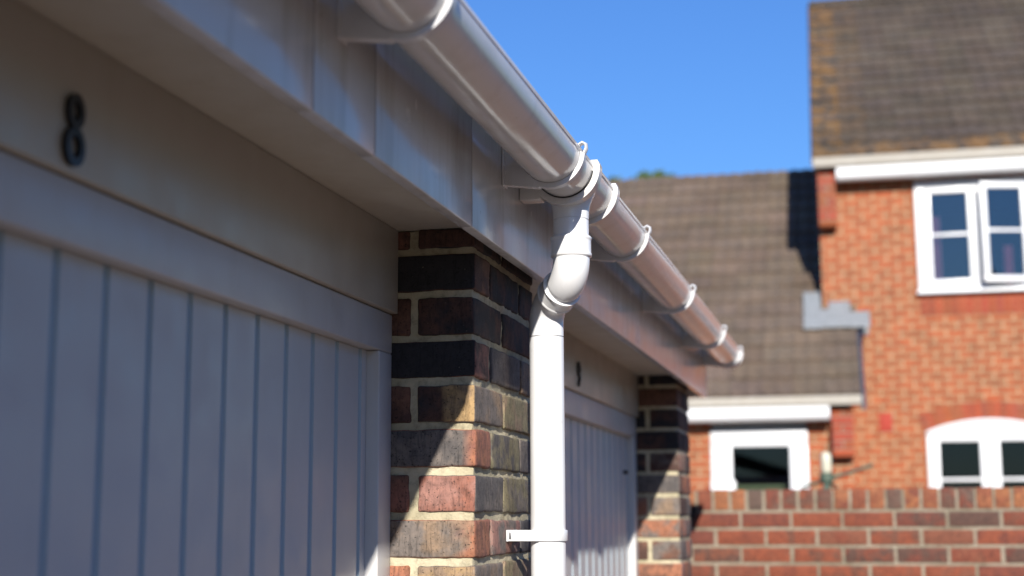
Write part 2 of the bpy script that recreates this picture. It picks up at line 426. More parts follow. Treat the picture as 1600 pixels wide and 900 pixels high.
def door(y0, y1, lock):
    # header board, frame with its jambs, ribbed up-and-over panel
    hb = MB(); hb.rbox(-.86, -.790, y0+.0003, y1-.0003, .356, .5036, rr=.002, res=(1, 4, 1)); hb.build('header_board', M_HEAD, garage, H)
    fr = MB(); fr.rbox(-.86, -.800, y0+.001, y1-.0005, .286, .3545, rr=.003)
    fr.rbox(-.86, -.800, y1-.066, y1-.001, -1.6, .2858, rr=.003)
    fr.rbox(-.86, -.800, y0+.001, y0+.066, -1.6, .2858, rr=.003)
    fr.build('door_frame', M_FRAME, garage, H)
    pn = MB(); prof = []; a, b = y0+.067, y1-.067; X = -.823; gs = []
    g0 = y1-.0
    k = y1-.208
    while k > a+.04: gs.append(k); k -= .1033
    gs.append(y1-.099); gs.sort()
    prof = [(X, a)]; segm = []
    for q in gs:
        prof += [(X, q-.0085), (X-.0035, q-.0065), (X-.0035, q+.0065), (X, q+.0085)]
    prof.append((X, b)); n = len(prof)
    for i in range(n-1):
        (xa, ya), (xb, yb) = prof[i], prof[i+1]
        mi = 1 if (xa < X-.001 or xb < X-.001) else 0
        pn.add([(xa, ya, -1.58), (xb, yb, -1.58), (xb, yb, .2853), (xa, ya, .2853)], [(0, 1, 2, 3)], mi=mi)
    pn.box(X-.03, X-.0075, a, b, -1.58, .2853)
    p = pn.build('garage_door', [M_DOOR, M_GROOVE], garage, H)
    if lock:
        lk = MB(); lk.sweep([(X, y1-.211+.06, .16), (X+.014, y1-.211+.06, .16), (X+.016, y1-.211+.06, .16)], [.0065, .0065, .004], 20, bn=Vector((0, 0, 1))); lk.build('lock', M_BLACK, p, H)
door(P1e, P2, True); door(.124, P1, False); door(-2.6, -.326, False)

def ann(mb, cy, cz, ry, rz, st, x0, x1, a0=0, a1=360, n=40, slant=0):
    k = n if a1-a0 >= 360 else n
    pr = []
    for i in range(k+1):
        t = math.radians(a0+(a1-a0)*i/k)
        pr.append(((cy+(ry+st)*math.cos(t), cz+(rz+st)*math.sin(t)), (cy+(ry-st)*math.cos(t), cz+(rz-st)*math.sin(t))))
    vs = []
    for o_, i_ in pr:
        for (y, z) in (o_, i_):
            vs += [(x0, y+slant*z, z), (x1, y+slant*z, z)]
    fs = []
    for i in range(k):
        a = i*4; b = a+4
        fs += [(a+1, b+1, b+3, a+3), (a, a+2, b+2, b), (a, b, b+1, a+1), (a+2, a+3, b+3, b+2)]
    fs += [(0, 1, 3, 2), (k*4, k*4+2, k*4+3, k*4+1)]
    mb.add([(x, y, z) for x, y, z in vs], fs)
d8 = MB(); ann(d8, 0, .0195, .0115, .0145, .0042, -.0, .006); ann(d8, 0, -.0185, .0140, .0165, .0045, -.0001, .0062)
o = d8.build('house_number', M_BLACK); o.location = (-.7895, 1.296, H+.402); tag(o, 'black cast figure 8 on the cream board above the nearer garage door', 'house number', 'garage numbers')
d9 = MB(); ann(d9, 0, .0150, .0130, .0165, .0045, 0, .006)
ann(d9, -.012, .010, .0265, .042, .0042, -.0001, .0062, -75, 8, 20)
o = d9.build('house_number', M_BLACK); o.location = (-.7895, 3.965, H+.404); tag(o, 'black cast figure 9 on the board above the farther garage door', 'house number', 'garage numbers')

# ------------------------------------------------------------------ gutter
GX, GZ, GR = -.515, .6256, .052
gut = thing('rain_gutter', 'long glossy white half-round gutter running along the garage fascia', 'gutter', (GX, 2.53, 0))
def off(p): return p
def child(mb, name, m_, par, sharp=35):
    o = mb.build(name, m_, None, H, sharp); o.parent = par
    o.matrix_parent_inverse = Matrix.Translation(-Vector(par.location)) if par.type == 'EMPTY' else Matrix.Identity(4)
    return o
def arc(rad, a0, a1, n, cx=GX, cz=GZ): return [(cx+rad*math.cos(math.radians(a0+(a1-a0)*i/n)), cz+rad*math.sin(math.radians(a0+(a1-a0)*i/n))) for i in range(n+1)]
def gprof(ro, ri, lip):
    out = arc(ro, -180, 0, 48)
    lipo = [(GX+ro+lip*.8, GZ+.001), (GX+ro+lip, GZ+.004), (GX+ro+lip*.6, GZ+.0075), (GX+ro-.002, GZ+.0075)]
    inn = arc(ri, 0, -180, 48)
    return out+lipo+inn
for a, b in ((-3.0, 2.492), (2.688, 5.545)):
    gm = MB(); prof = gprof(GR, GR-.0022, .0016)
    k = max(1, int((b-a)/.3))
    for i in range(k): gm.prism_y(prof, a+(b-a)*i/k, a+(b-a)*(i+1)/k, smooth=True, caps=(i in (0, k-1)))
    child(gm, 'gutter_channel', M_GUT, gut, 40)
# running outlet: wider body with two flanges, funnel and spigot
om = MB()
om.prism_y(gprof(GR+.0035, GR+.0012, .002), 2.486, 2.692, smooth=True)
for y0, y1, e in ((2.480, 2.506, .010), (2.670, 2.694, .010)):
    pr = arc(GR+.0032+e, -180, 4, 48)+[(GX+GR+.0032+e*.6, GZ+.013), (GX+GR-.003, GZ+.013), (GX+GR-.004, GZ+.008)]+arc(GR+.0005, 0, -180, 48)
    om.prism_y(pr, y0, y1, smooth=True)
om.rbox(FX+.0005, GX-.045, 2.484, 2.520, .573, .604, rr=.002)
outlet = child(om, 'running_outlet', M_GUT, gut, 40)
UX, YP, LX, LY = GX+.001, 2.532, -.580, 2.615
spg = MB()
spg.sweep([(UX, YP, .598), (UX, YP, .585), (UX, YP, .576), (UX, YP, .568), (UX, YP, .560), (UX, YP, .552), (UX, YP, .5415), (UX, YP, .5412), (UX, YP, .5398), (UX, YP, .5395), (UX, YP, .49)],
          [.047, .0425, .0385, .0355, .0338, .0330, .0328, .0315, .0315, .0325, .0325], 64)
o = child(spg, 'outlet_spout', M_PIPE, outlet)
for y0 in (2.4785, 2.6955):
    sm = MB(); sm.prism_y(arc(GR+.0022, -175, -8, 40)+arc(GR+.0001, -8, -175, 40), y0-.0012, y0+.0012, smooth=True)
    child(sm, 'rubber_seal', M_SEAL_GAP, outlet)
ec = MB(); ec.prism_y(arc(GR+.004, -180, 0, 40)+[(GX+GR+.002, GZ+.012), (GX-GR-.002, GZ+.012)], 5.548, 5.556, smooth=False)
pr = arc(GR+.0055, -180, 2, 40)+[(GX+GR, GZ+.012), (GX+GR-.003, GZ+.008)]+arc(GR+.0004, 0, -180, 40)
ec.prism_y(pr, 5.520, 5.5475, smooth=True)
child(ec, 'end_cap', M_BRK, gut, 40)
def bracket(y):
    b = MB(); ro = GR+.0085; ri = GR+.0006
    # arm plate from the fascia wrapping under the channel, up to a hooked clip over the rim
    out = [(FX+.0005, .645), (FX+.0005, .575), (FX+.010, .5735), (GX-.022, .5662)] + arc(ro, -108, -4, 36)
    inn = arc(ri, 0, -176, 44)
    b.prism_y(out+inn+[(GX-GR-.004, .640)], y-.0085, y+.0085, smooth=False)
    b.rbox(FX+.0003, FX+.004, y-.016, y+.016, .572, .650, rr=.001)
    o = child(b, 'bracket', M_BRK, gut, 25)
    c = MB(); c.sweep([(GX+ro-.003, y, GZ-.004), (GX+ro+.0015, y, GZ+.006), (GX+ro+.001, y, GZ+.013), (GX+ro-.005, y, GZ+.0165), (GX+ro-.011, y, GZ+.013), (GX+ro-.012, y, GZ+.008), (GX+ro-.016, y, GZ+.008)],
                      [.003, .0032, .0032, .0032, .0032, .003, .002], 10)
    cc = [(x, y+(yy-y)*2.5, z) for x, yy, z in c.v]; c.v = cc
    o2 = c.build('clip', M_BRK, o, H); return o
for y in (-.05, .78, 1.572, 2.372, 3.112, 3.955, 4.83, 5.44): bracket(y)

# ------------------------------------------------------------------ downpipe
pipe = thing('downpipe', 'white round plastic downpipe with an offset bend, dropping in front of the dark brick pier', 'downpipe', (LX, LY, 0))
sk = MB()
seq = [(.510, .0335), (.5095, .0360), (.508, .0374), (.5045, .0374), (.503, .0364), (.500, .0362), (.482, .0362), (.4795, .0364), (.478, .0374), (.4735, .0374), (.472, .0362), (.4705, .0335), (.468, .0330)]
sk.sweep([(UX, YP, z) for z, _ in seq], [q for _, q in seq], 64)
child(sk, 'upper_collar', M_PIPE, pipe, 50)
U3 = Vector((UX, YP, 0)); OFF = Vector((LX-UX, LY-YP, 0)); DIST = OFF.length; DH = OFF.normalized(); BN = Vector((-DH.y, DH.x, 0))
A = math.radians(67.5); R = .048; z0 = .469
STR = (DIST-2*R*(1-math.cos(A)))/math.sin(A)
def at(h, z): return U3+DH*h+Vector((0, 0, z))
up = [at(R*(1-math.cos(A*i/20)), z0-R*math.sin(A*i/20)) for i in range(21)]
D = DH*math.sin(A)+Vector((0, 0, -math.cos(A)))
P_ = up[-1]; P2_ = P_+D*STR
low = [at(DIST-R*(1-math.cos(A-A*i/20)), P2_.z-R*(math.sin(A)-math.sin(A-A*i/20))) for i in range(21)]
eb = MB(); eb.sweep([at(0, .475)]+up, [.0335]*22, 64, bn=BN)
child(eb, 'upper_elbow', M_PIPE, pipe, 50)
cs = MB(); q = [(0, .0330), (.0003, .0318), (.011, .0318), (.0113, .0348), (.0125, .0374), (.0155, .0374), (.017, .0364), (.019, .0362), (.036, .0362), (.0375, .0364), (.0385, .0374), (.0415, .0374), (.043, .0345), (.0435, .0325)]
cs.sweep([P_+D*(t-.002) for t, _ in q], [c for _, c in q], 64, bn=BN)
child(cs, 'angled_collar', M_PIPE, pipe, 50)
le = MB(); zl = low[-1].z
le.sweep([P2_-D*.006]+low+[at(DIST, zl-.004), at(DIST, zl-.022)], [.0322]*24, 64, bn=BN)
child(le, 'lower_elbow', M_PIPE, pipe, 50)
st = MB(); zt = zl-.0235
st.sweep([(LX, LY, zt+.0014), (LX, LY, zt), (LX, LY, zt-.0005), (LX, LY, -.5), (LX, LY, -1.55)], [.0300, .0300, .0322, .0322, .0322], 64)
child(st, 'pipe_length', M_PIPE, pipe, 50)
cl = MB(); zc = -.028
q = [(.0102, .0325), (.010, .0352), (.0088, .0358), (-.0088, .0358), (-.010, .0352), (-.0102, .0325)]
cl.sweep([(LX, LY, zc+a) for a, _ in q], [b for _, b in q], 64)
cl.rbox(WX+.004, LX-.010, LY-.0360, LY-.0315, zc-.010, zc+.010, rr=.0012)
cl.rbox(WX+.004, LX-.020, LY+.018, LY+.023, zc-.010, zc+.010, rr=.0012)
cl.rbox(WX+.0005, WX+.0045, LY-.037, LY+.036, zc-.0105, zc+.0105, rr=.0012)
o = child(cl, 'pipe_clip', M_BRK, pipe, 50)
sc = MB(); sc.rbox(WX+.006, WX+.010, LY-.0368, LY-.0362, zc-.006, zc+.006, rr=.0002); sc.build('screw', M_STEEL, o, H)

# ------------------------------------------------------------------ garden wall
GW = thing('garden_wall', 'low red-brown brick garden wall with a brick-on-edge coping, beyond the garages', 'wall', (0, 0, 0))
gb = MB(); rg = random.Random(21)
WR = [(.165, .042, .021), (.115, .045, .027), (.085, .042, .030), (.20, .050, .022), (.14, .038, .023), (.17, .056, .030)]
CP = [(.27, .10, .04), (.16, .045, .026), (.11, .055, .038), (.18, .052, .026), (.21, .066, .03), (.25, .092, .04), (.105, .066, .05)]
Y0, TOP = 6.65, .131
row = 0; z = TOP-.103
X0, X1 = -2.6, 4.2
while z > -1.6:
    x = X0+(.1125 if row % 2 else 0)
    while x < X1:
        gb.rbox(x+rg.uniform(0, .002), x+.2125+rg.uniform(-.002, .002), Y0+rg.uniform(0, .002), Y0+.1, z-.0775+.012, z-rg.uniform(0, .001), rr=.004, res=(3, 1, 1) if z > -.5 else (1, 1, 1), disp=.0015 if z > -.5 else 0, freq=30,
                ca=rg.choice(WR), cb=rg.choice(WR))
        x += .2245
    z -= .0775; row += 1
x = X0
while x < X1:
    t = rg.uniform(-.002, .002)
    gb.rbox(x, x+.0645+t, Y0-.001+rg.uniform(0, .003), Y0+.214, TOP-.0915, TOP+rg.uniform(-.002, .002), rr=.005, res=(2, 1, 2), disp=.002, freq=30, ca=rg.choice(CP), cb=rg.choice(CP))
    x += .0760
gwb = gb.build('brickwork', M_BRICK, GW, H, sharp=70)
gmn = MB(); gmn.box(X0+.01, X1-.01, Y0+.004, Y0+.205, -1.6, TOP-.0035); gmn.build('mortar', M_MORT2, gwb, H)
hk = MB(); hk.rbox(-.800, -.785, Y0-.024, Y0-.002, .012, .050, rr=.003); hk.rbox(-.792, -.776, Y0-.030, Y0-.006, .030, .060, rr=.004); hk.rbox(-.797, -.788, Y0-.020, Y0-.004, -.012, .014, rr=.003)
tag(hk.build('hook', M_BLACK, None, H), 'small black metal hook on the garden wall beside the far brick pier', 'hook')

# ------------------------------------------------------------------ houses
BETA = math.radians(1.3)
house = thing('brick_house', 'tall orange-brick house with a brown tiled roof, at the right of the photo', 'house', (-.425, 15.428, 0), BETA)
wing = thing('house_annexe', 'lower brick annexe with a long brown tiled roof, left of the tall house', 'building', (-.425, 15.428, 0), BETA)
def wall_front(mb, u0, u1, v, z0, z1, th, holes):     # holes: (a, b, zb, top function)
    br = sorted({u0, u1, *[h[0] for h in holes], *[h[1] for h in holes]})
    ex = set(br)
    for h in holes:
        for i in range(1, 14): ex.add(h[0]+(h[1]-h[0])*i/14)
    br = sorted(ex)
    for a, b in zip(br[:-1], br[1:]):
        mid = (a+b)/2; hs = sorted([h for h in holes if h[0] < mid < h[1]], key=lambda h: h[2]); z_a = z_b = z0
        for h in hs:
            pts = [(a, z_a), (b, z_b), (b, h[2]), (a, h[2])]
            vs = [(p, v, q) for p, q in pts]+[(p, v+th, q) for p, q in pts]
            mb.add(vs, [(0, 1, 2, 3), (7, 6, 5, 4), (3, 2, 6, 7)]); z_a, z_b = h[3](a), h[3](b)
        pts = [(a, z_a), (b, z_b), (b, z1), (a, z1)]
        vs = [(p, v, q) for p, q in pts]+[(p, v+th, q) for p, q in pts]
        mb.add(vs, [(0, 1, 2, 3), (7, 6, 5, 4), (0, 4, 5, 1)] if hs else [(0, 1, 2, 3), (7, 6, 5, 4)])
    for h in holes:
        for e in (h[0], h[1]):
            t = h[3](e); mb.add([(e, v, h[2]), (e, v+th, h[2]), (e, v+th, t), (e, v, t)], [(0, 1, 2, 3)])
    for e in (u0, u1): mb.add([(e, v, z0), (e, v+th, z0), (e, v+th, z1), (e, v, z1)], [(0, 1, 2, 3)])
def archtop(a, b, zs, rise):
    c = (a+b)/2; hw = (b-a)/2
    return lambda x: zs+rise*(1-((x-c)/hw)**2)
LA = archtop(.985, 2.22, .880, .125)
hw = MB()
UW = (.985, 2.62, 2.31, lambda x: 3.50)
wall_front(hw, 0, 3.4, 0, -1.6, 3.70, .25, [UW, (.985, 2.22, -.45, LA)])
hw.box(0, .25, .2505, 7.4, -1.6, 3.70)
hw.box(3.15, 3.4, .2505, 7.4, -1.6, 3.70)
hw.box(.2505, 3.1495, 7.15, 7.4, -1.6, 3.70)
# gables
for ua, ub in ((.0, .25), (3.15, 3.4)):
    hw.prism_x([(.02, 3.7005), (7.38, 3.7005), (3.6, 6.68)], ua, ub)
hw.build('wall', M_HBRICK, house, H)
def corbel(par, u0, u1, v0, v1, z0, nrow, ph):
    rg = random.Random(nrow); q = MB(); wd = u1-u0
    for i in range(nrow):
        cut = u0+wd*(.5 if i % 2 else .98)
        for a_, b_ in (((u0, cut-.005), (cut+.005, u1)) if i % 2 else ((u0, u1),)):
            c = [k*rg.uniform(.75, 1.15) for k in (.30, .058, .022)]; q.rbox(a_, b_, v0, v1, z0+i*ph, z0+i*ph+ph-.010, rr=.004, ca=c, cb=c)
    o_ = q.build('corbel', M_BRICK, par, H, 60)
    q = MB(); q.box(u0+.004, u1-.004, v0+.004, v1+.0005, z0+.002, z0+nrow*ph-.012); q.build('mortar', M_MORT2, o_, H)
corbel(house, -.004, .182, -.155, -.001, 3.05, 8, .0755)
# projecting soldier course below the upper window, arch ring over the lower one
sc = MB(); rg = random.Random(4)
x = 1.0
while x < 2.62:
    c = [v*rg.uniform(.8, 1.15) for v in (.28, .062, .025)]; sc.rbox(x, x+.066, -.004, .05, 2.075, 2.300, rr=.003, ca=c, cb=c); x += .0755
sc.build('soldier_course', M_BRICK, house, H, 60)
ar = MB(); c0 = (.985+2.22)/2; hwid = .62; rise = .125; RR = (hwid**2+rise**2)/(2*rise); zc0 = .880+rise-RR; n = 22
amax = math.asin(hwid/RR)
for i in range(n):
    a0 = -amax+2*amax*(i+.06)/n; a1 = -amax+2*amax*(i+.94)/n; c = [v*rg.uniform(.8, 1.2) for v in (.28, .062, .025)]
    pts = [(c0+(RR+.006)*math.sin(a0), zc0+(RR+.006)*math.cos(a0)), (c0+(RR+.006)*math.sin(a1), zc0+(RR+.006)*math.cos(a1)), (c0+(RR+.175)*math.sin(a1), zc0+(RR+.175)*math.cos(a1)), (c0+(RR+.175)*math.sin(a0), zc0+(RR+.175)*math.cos(a0))]
    vs = [(p, -.004, q) for p, q in pts]+[(p, .05, q) for p, q in pts]
    ar.add(vs, [(0, 1, 2, 3), (7, 6, 5, 4), (0, 4, 5, 1), (1, 5, 6, 2), (2, 6, 7, 3), (3, 7, 4, 0)], ca=c, cb=c)
ar.build('brick_arch', M_BRICK, house, H, 60)
vt = MB(); vt.rbox(.527, .657, -.012, .02, .880, 1.070, rr=.004)
for i in range(5): vt.box(.545, .640, -.0150, -.0118, .90+i*.033, .915+i*.033)
vt.build('air_vent', M_REDVENT, house, H)

def casement(par, u0, u1, z0, z1, v, fw=.055, bar=None, angle=0, hinge='r', name='casement'):
    o = bpy.data.objects.new(name, None)
    m_ = MB(); ox = u1 if hinge == 'r' else u0; A0, A1 = u0-ox, u1-ox
    m_.rbox(A0, A1, -.05, 0, z0, z0+fw, rr=.004); m_.rbox(A0, A1, -.05, 0, z1-fw, z1, rr=.004)
    m_.rbox(A0, A0+fw, -.0495, -.0005, z0+fw, z1-fw, rr=.004); m_.rbox(A1-fw, A1, -.0495, -.0005, z0+fw, z1-fw, rr=.004)
    if bar: m_.rbox(A0+fw, A1-fw, -.026, -.008, bar-.014, bar+.014, rr=.003)
    c = m_.build(name, M_UPVC, par, H); c.location = (ox, v, 0); c.rotation_euler = (0, 0, angle)
    return c
def pane(par, u0, u1, z0, z1, v, angle=0, ox=0):
    m_ = MB(); m_.box(u0-ox, u1-ox, -.022, -.018, z0, z1); p = m_.build('pane', M_GLASS2 if z0 > 2 else M_GLASS, par, H); p.location = (ox, v, 0); p.rotation_euler = (0, 0, angle); return p
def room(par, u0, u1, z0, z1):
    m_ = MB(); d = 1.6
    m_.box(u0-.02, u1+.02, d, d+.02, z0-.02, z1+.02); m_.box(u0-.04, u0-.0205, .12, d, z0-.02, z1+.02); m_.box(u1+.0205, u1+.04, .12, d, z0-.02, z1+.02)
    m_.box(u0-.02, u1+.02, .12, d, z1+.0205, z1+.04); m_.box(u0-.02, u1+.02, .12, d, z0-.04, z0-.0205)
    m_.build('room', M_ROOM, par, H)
# upper window
uw = MB(); a, b, zb, zt_ = .987, 2.618, 2.312, 3.498; V = .035
for bx in ((a, b, zb, zb+.075), (a, b, zt_-.065, zt_), (a, a+.095, zb+.0755, zt_-.0655), (b-.08, b, zb+.0755, zt_-.0655), (1.575, 1.625, zb+.0755, zt_-.0655), (2.09, 2.14, zb+.0755, zt_-.0655)):
    uw.rbox(bx[0], bx[1], V-.065, V+.02, bx[2], bx[3], rr=.004)
uw.rbox(a-.02, b+.02, V-.11, V-.0655, zb-.010, zb+.022, rr=.004)
uo = uw.build('window', M_UPVC, house, H)
casement(uo, 1.083, 1.574, 2.389, 3.432, V-.012, .06, 2.93); pane(uo, 1.14, 1.517, 2.44, 3.38, V)
casement(uo, 1.612, 2.092, 2.389, 3.432, V-.07, .06, 2.93, math.radians(13)); pane(uo, 1.67, 2.04, 2.44, 3.38, V-.07, math.radians(13), 2.092)
casement(uo, 2.141, 2.537, 2.389, 3.432, V-.012, .06, 2.93); pane(uo, 2.2, 2.48, 2.44, 3.38, V)
room(uo, .99, 2.62, 2.33, 3.48)
def curtain(par, u0, u1, z0, z1, v):
    m_ = MB(); n = 40; vs = []
    for i in range(n+1):
        x = u0+(u1-u0)*i/n; y = v+.02*math.sin(i*1.3)+.008*math.sin(i*2.9)
        vs += [(x, y, z0), (x, y, z1), (x, y+.004, z0), (x, y+.004, z1)]
    fs = []
    for i in range(n): a = 4*i; fs += [(a, a+4, a+5, a+1), (a+2, a+3, a+7, a+6), (a+1, a+5, a+7, a+3), (a, a+2, a+6, a+4)]
    m_.add(vs, fs, smooth=True); m_.build('curtain', M_CURT, par, H)
curtain(uo, 1.08, 1.24, 2.36, 3.14, .09); curtain(uo, 1.86, 1.95, 2.36, 2.80, .09)
# lower arched window
lw = MB(); a, b = .990, 2.215; V = .03
for bx in ((a, b, .840, .8795), (a, a+.05, -.4, .8395), (b-.05, b, -.4, .8395), (1.575, 1.63, -.4, .8395), (a, b, -.445, -.401)):
    lw.rbox(bx[0], bx[1], V-.06, V+.02, bx[2], bx[3], rr=.004)
head = [(a, .8797), (b, .8797)]+[(b-(b-a)*i/24, archtop(a, b, .8800, .120)(b-(b-a)*i/24)) for i in range(25)]
vs = [(p, V-.055, q) for p, q in head]+[(p, V+.02, q) for p, q in head]; n = len(head)
lw.add(vs, [tuple(range(n)), tuple(range(2*n-1, n-1, -1))]+[(i, (i+1) % n, n+(i+1) % n, n+i) for i in range(n)])
rim = [(b-(b-a)*i/24, archtop(a, b, .8800, .120)(b-(b-a)*i/24)) for i in range(25)]
for (x0_, z0_), (x1_, z1_) in zip(rim[:-1], rim[1:]):
    vs = [(x0_, V-.075, z0_), (x1_, V-.075, z1_), (x1_, V-.075, z1_-.03), (x0_, V-.075, z0_-.03)]; vs += [(x, V-.0555, z) for x, _, z in vs]
    lw.add(vs, [(0, 1, 2, 3), (0, 4, 5, 1), (3, 2, 6, 7)])
lo = lw.build('window', M_UPVC, house, H)
q = MB(); q.box(1.5985, 1.6065, -.0335, -.031, -.39, .83); q.box(1.0, 2.205, -.0335, -.031, .843, .850); q.build('gap_shade', M_SEAL_GAP, lo, H)  # dark strips painted in for the shadow lines at the frame gaps
casement(lo, 1.045, 1.572, -.39, .837, V-.02, .065, .385); pane(lo, 1.10, 1.52, -.33, .78, V-.01)
casement(lo, 1.633, 2.160, -.39, .837, V-.02, .065, .385); pane(lo, 1.69, 2.10, -.33, .78, V-.01)
room(lo, .99, 2.21, -.4, .95)

# tiled roofs
def tiles(name, m_, par, u0, u1, v0, z0, v1, z1, gauge=.30, tw=.30, seed=1, lich=None, back=None, clip=None):
    mb = MB(); rg = random.Random(seed); Ls = math.hypot(v1-v0, z1-z0); nr = int(Ls/gauge)+1; dv, dz = (v1-v0)/Ls, (z1-z0)/Ls
    nv, nz = -dz, dv
    nt_ = int(math.ceil((u1-u0)/tw)); seg = 10
    for rI in range(nr):
        s0 = rI*gauge; s1 = min(Ls, s0+gauge+.0)
        for c in range(nt_):
            k = rg.uniform(.88, 1.1); colr = (k, k*rg.uniform(.96, 1.03), k*rg.uniform(.93, 1.03))
            L = lich(c, rI, nt_, nr) if lich else 0; lc = (L, L, L)
            dj = rg.uniform(-.004, .004); vs = []
            for i in range(seg+1):
                x = u0+(c+i/seg)*tw
                if x > u1: x = u1
                ph = (i/seg)*2*math.pi*2
                hgt = .020*max(0, math.cos(ph)-.1)
                for s, e in ((s0, .028), (s0+.001, .030), (s1, .008)):
                    hh = hgt+(e+dj)
                    if s == s0: hh = hgt*.1-.0
                    vs.append((x, v0+dv*s+nv*hh, z0+dz*s+nz*hh))
            fs = []
            for i in range(seg):
                a = 3*i; fs += [(a, a+3, a+4, a+1), (a+1, a+4, a+5, a+2)]
            mb.add(vs, fs, smooth=True, ca=colr, cb=lc)
    t = .05
    vs = [(u, v+nv*o_, z+nz*o_) for u in (u0, u1) for v, z in ((v0, z0), (v1, z1)) for o_ in (-t, -.002)]
    mb.add(vs, [(0, 1, 3, 2), (4, 6, 7, 5), (0, 4, 5, 1), (2, 3, 7, 6), (0, 2, 6, 4), (1, 5, 7, 3)])
    if back:
        v2, z2 = back; vs = [(u, v, z+o_) for u in (u0, u1) for v, z in ((v1, z1), (v2, z2)) for o_ in (-t, 0)]
        mb.add(vs, [(0, 1, 3, 2), (4, 6, 7, 5), (0, 4, 5, 1), (2, 3, 7, 6), (0, 2, 6, 4), (1, 5, 7, 3)])
    return mb.build(name, m_, par, H, 40)
def lichf(c, r_, nc, nr):
    e = .03
    if c == 0: e = .45
    if c == 1: e = .12
    if r_ == 0: e = max(e, .45)
    if r_ >= nr-1: e = max(e, .9 if c < 6 else .5)
    return e
ho = tiles('roof', M_TILE, house, -.045, 3.45, -.235, 3.770, 3.50, 6.79, seed=2, lich=lichf, back=(7.45, 3.62))
rd = MB()
for i in range(8):
    pr = [(3.50+.12*math.cos(math.radians(a)), 6.76+.10*math.sin(math.radians(a))) for a in range(-10, 191, 20)]
    rd.prism_x(pr, -.045+i*.43, -.045+i*.43+.424, smooth=True)
rd.build('ridge_tiles', M_TILE, ho, H, 50)
vg = MB(); vg.prism_x([(-.25, 3.69), (3.50, 6.74), (3.50, 6.81), (-.25, 3.785)], -.062, -.046); vg.build('verge', M_VERGE, ho, H)
tiles('roof', M_TILE2, wing, -7.5, .335, -1.235, 1.165, 2.63, 4.335, seed=9, lich=lambda c, r_, a, b: .05, back=(6.6, 1.1))
vg = MB(); vg.prism_x([(-1.24, 1.03), (-.002, 2.03), (-.002, 2.135), (-1.24, 1.175)], .336, .372); vg.build('verge', M_VERGE, wing, H)
# eaves boards and gutters
e = MB(); e.rbox(-.045, 3.45, -.262, -.240, 3.668, 3.770, rr=.003); e.box(-.04, 3.45, -.2395, -.001, 3.67, 3.69); e.build('eaves_board', M_BEIGE, house, H)
def hgutter(par, u0, u1, v, z, rad):
    m_ = MB(); pr = [(v+rad*math.cos(math.radians(a)), z+rad*math.sin(math.radians(a))) for a in range(-180, 1, 10)]
    pi = [(v+(rad-.004)*math.cos(math.radians(a)), z+(rad-.004)*math.sin(math.radians(a))) for a in range(0, -181, -10)]
    m_.prism_x(pr+pi, u0, u1, smooth=True); m_.prism_x(pr, u0-.004, u0-.0003); m_.prism_x(pr, u1+.0003, u1+.004)
    m_.prism_x([(v-rad+.001, z+.0), (v-rad+.004, z), (v-rad+.004, z+.070), (v-rad+.001, z+.070)], u0, u1)
    o_ = m_.build('gutter', M_HGUT, par, H, 40); k = u0+.75
    while k < u1:
        j = MB()
        for dd in (0, .05): j.prism_x([(v+(rad+.005)*math.cos(math.radians(a)), z+(rad+.005)*math.sin(math.radians(a))) for a in range(-180, 1, 12)]+[(v+(rad+.0004)*math.cos(math.radians(a)), z+(rad+.0004)*math.sin(math.radians(a))) for a in range(0, -181, -12)], k+dd, k+dd+.018, smooth=True)
        j.build('gutter_joint', M_HGUT, o_, H); k += 2.4
hgutter(house, .195, 3.4, -.165, 3.588, .072)
e = MB(); e.rbox(-7.5, .335, -1.262, -1.240, 1.082, 1.170, rr=.003); e.box(-7.5, .335, -1.2395, -1.001, 1.084, 1.100); e.build('eaves_board', M_BEIGE, wing, H)
hgutter(wing, -7.4, .030, -1.175, 1.003, .070)
# annexe walls, corbel, window
ww = MB(); wall_front(ww, -7.3, .245, -1.0, -1.6, 1.066, .2, [(-1.135, -.190, -.6, lambda x: .93)])
ww.box(-7.3, -7.1, -.7995, 6.4, -1.6, 1.066); ww.box(-7.0995, -.01, 6.2, 6.4, -1.6, 1.066); ww.box(.045, .245, -.7995, -.002, -1.6, 1.1)
ww.build('wall', M_HBRICK, wing, H)
corbel(wing, .045, .250, -1.150, -1.001, .590, 6, .078)
ln = MB(); ln.rbox(-1.12, -.20, -1.02, -.90, .860, .935, rr=.003); ln.build('lintel', M_GREY, wing, H)
wn = MB(); a, b, zb, zt_ = -1.133, -.192, -.595, .8595; V = -.97
for bx in ((a, b, zb, zb+.16), (a, b, zt_-.155, zt_), (a, a+.205, zb+.1605, zt_-.1555), (b-.175, b, zb+.1605, zt_-.1555)):
    wn.rbox(bx[0], bx[1], V-.055, V+.03, bx[2], bx[3], rr=.005)
wn.rbox(a-.005, a+.235, V-.095, V-.0555, .18, .37, rr=.006)
wo_ = wn.build('window', M_UPVC, wing, H); pane(wo_, -.93, -.366, -.44, .705, V+.01)
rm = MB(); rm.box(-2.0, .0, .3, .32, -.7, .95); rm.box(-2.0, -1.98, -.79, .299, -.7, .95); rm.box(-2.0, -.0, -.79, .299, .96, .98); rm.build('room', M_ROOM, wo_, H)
sl_ = MB()
for i in range(3): sl_.box(-1.0, -.3, -.72+i*.09, -.705+i*.09, .30-.022*i, .335-.022*i)
sl_.build('blind', simple('olive_blind', (.18, .19, .07), .7), wo_, H)
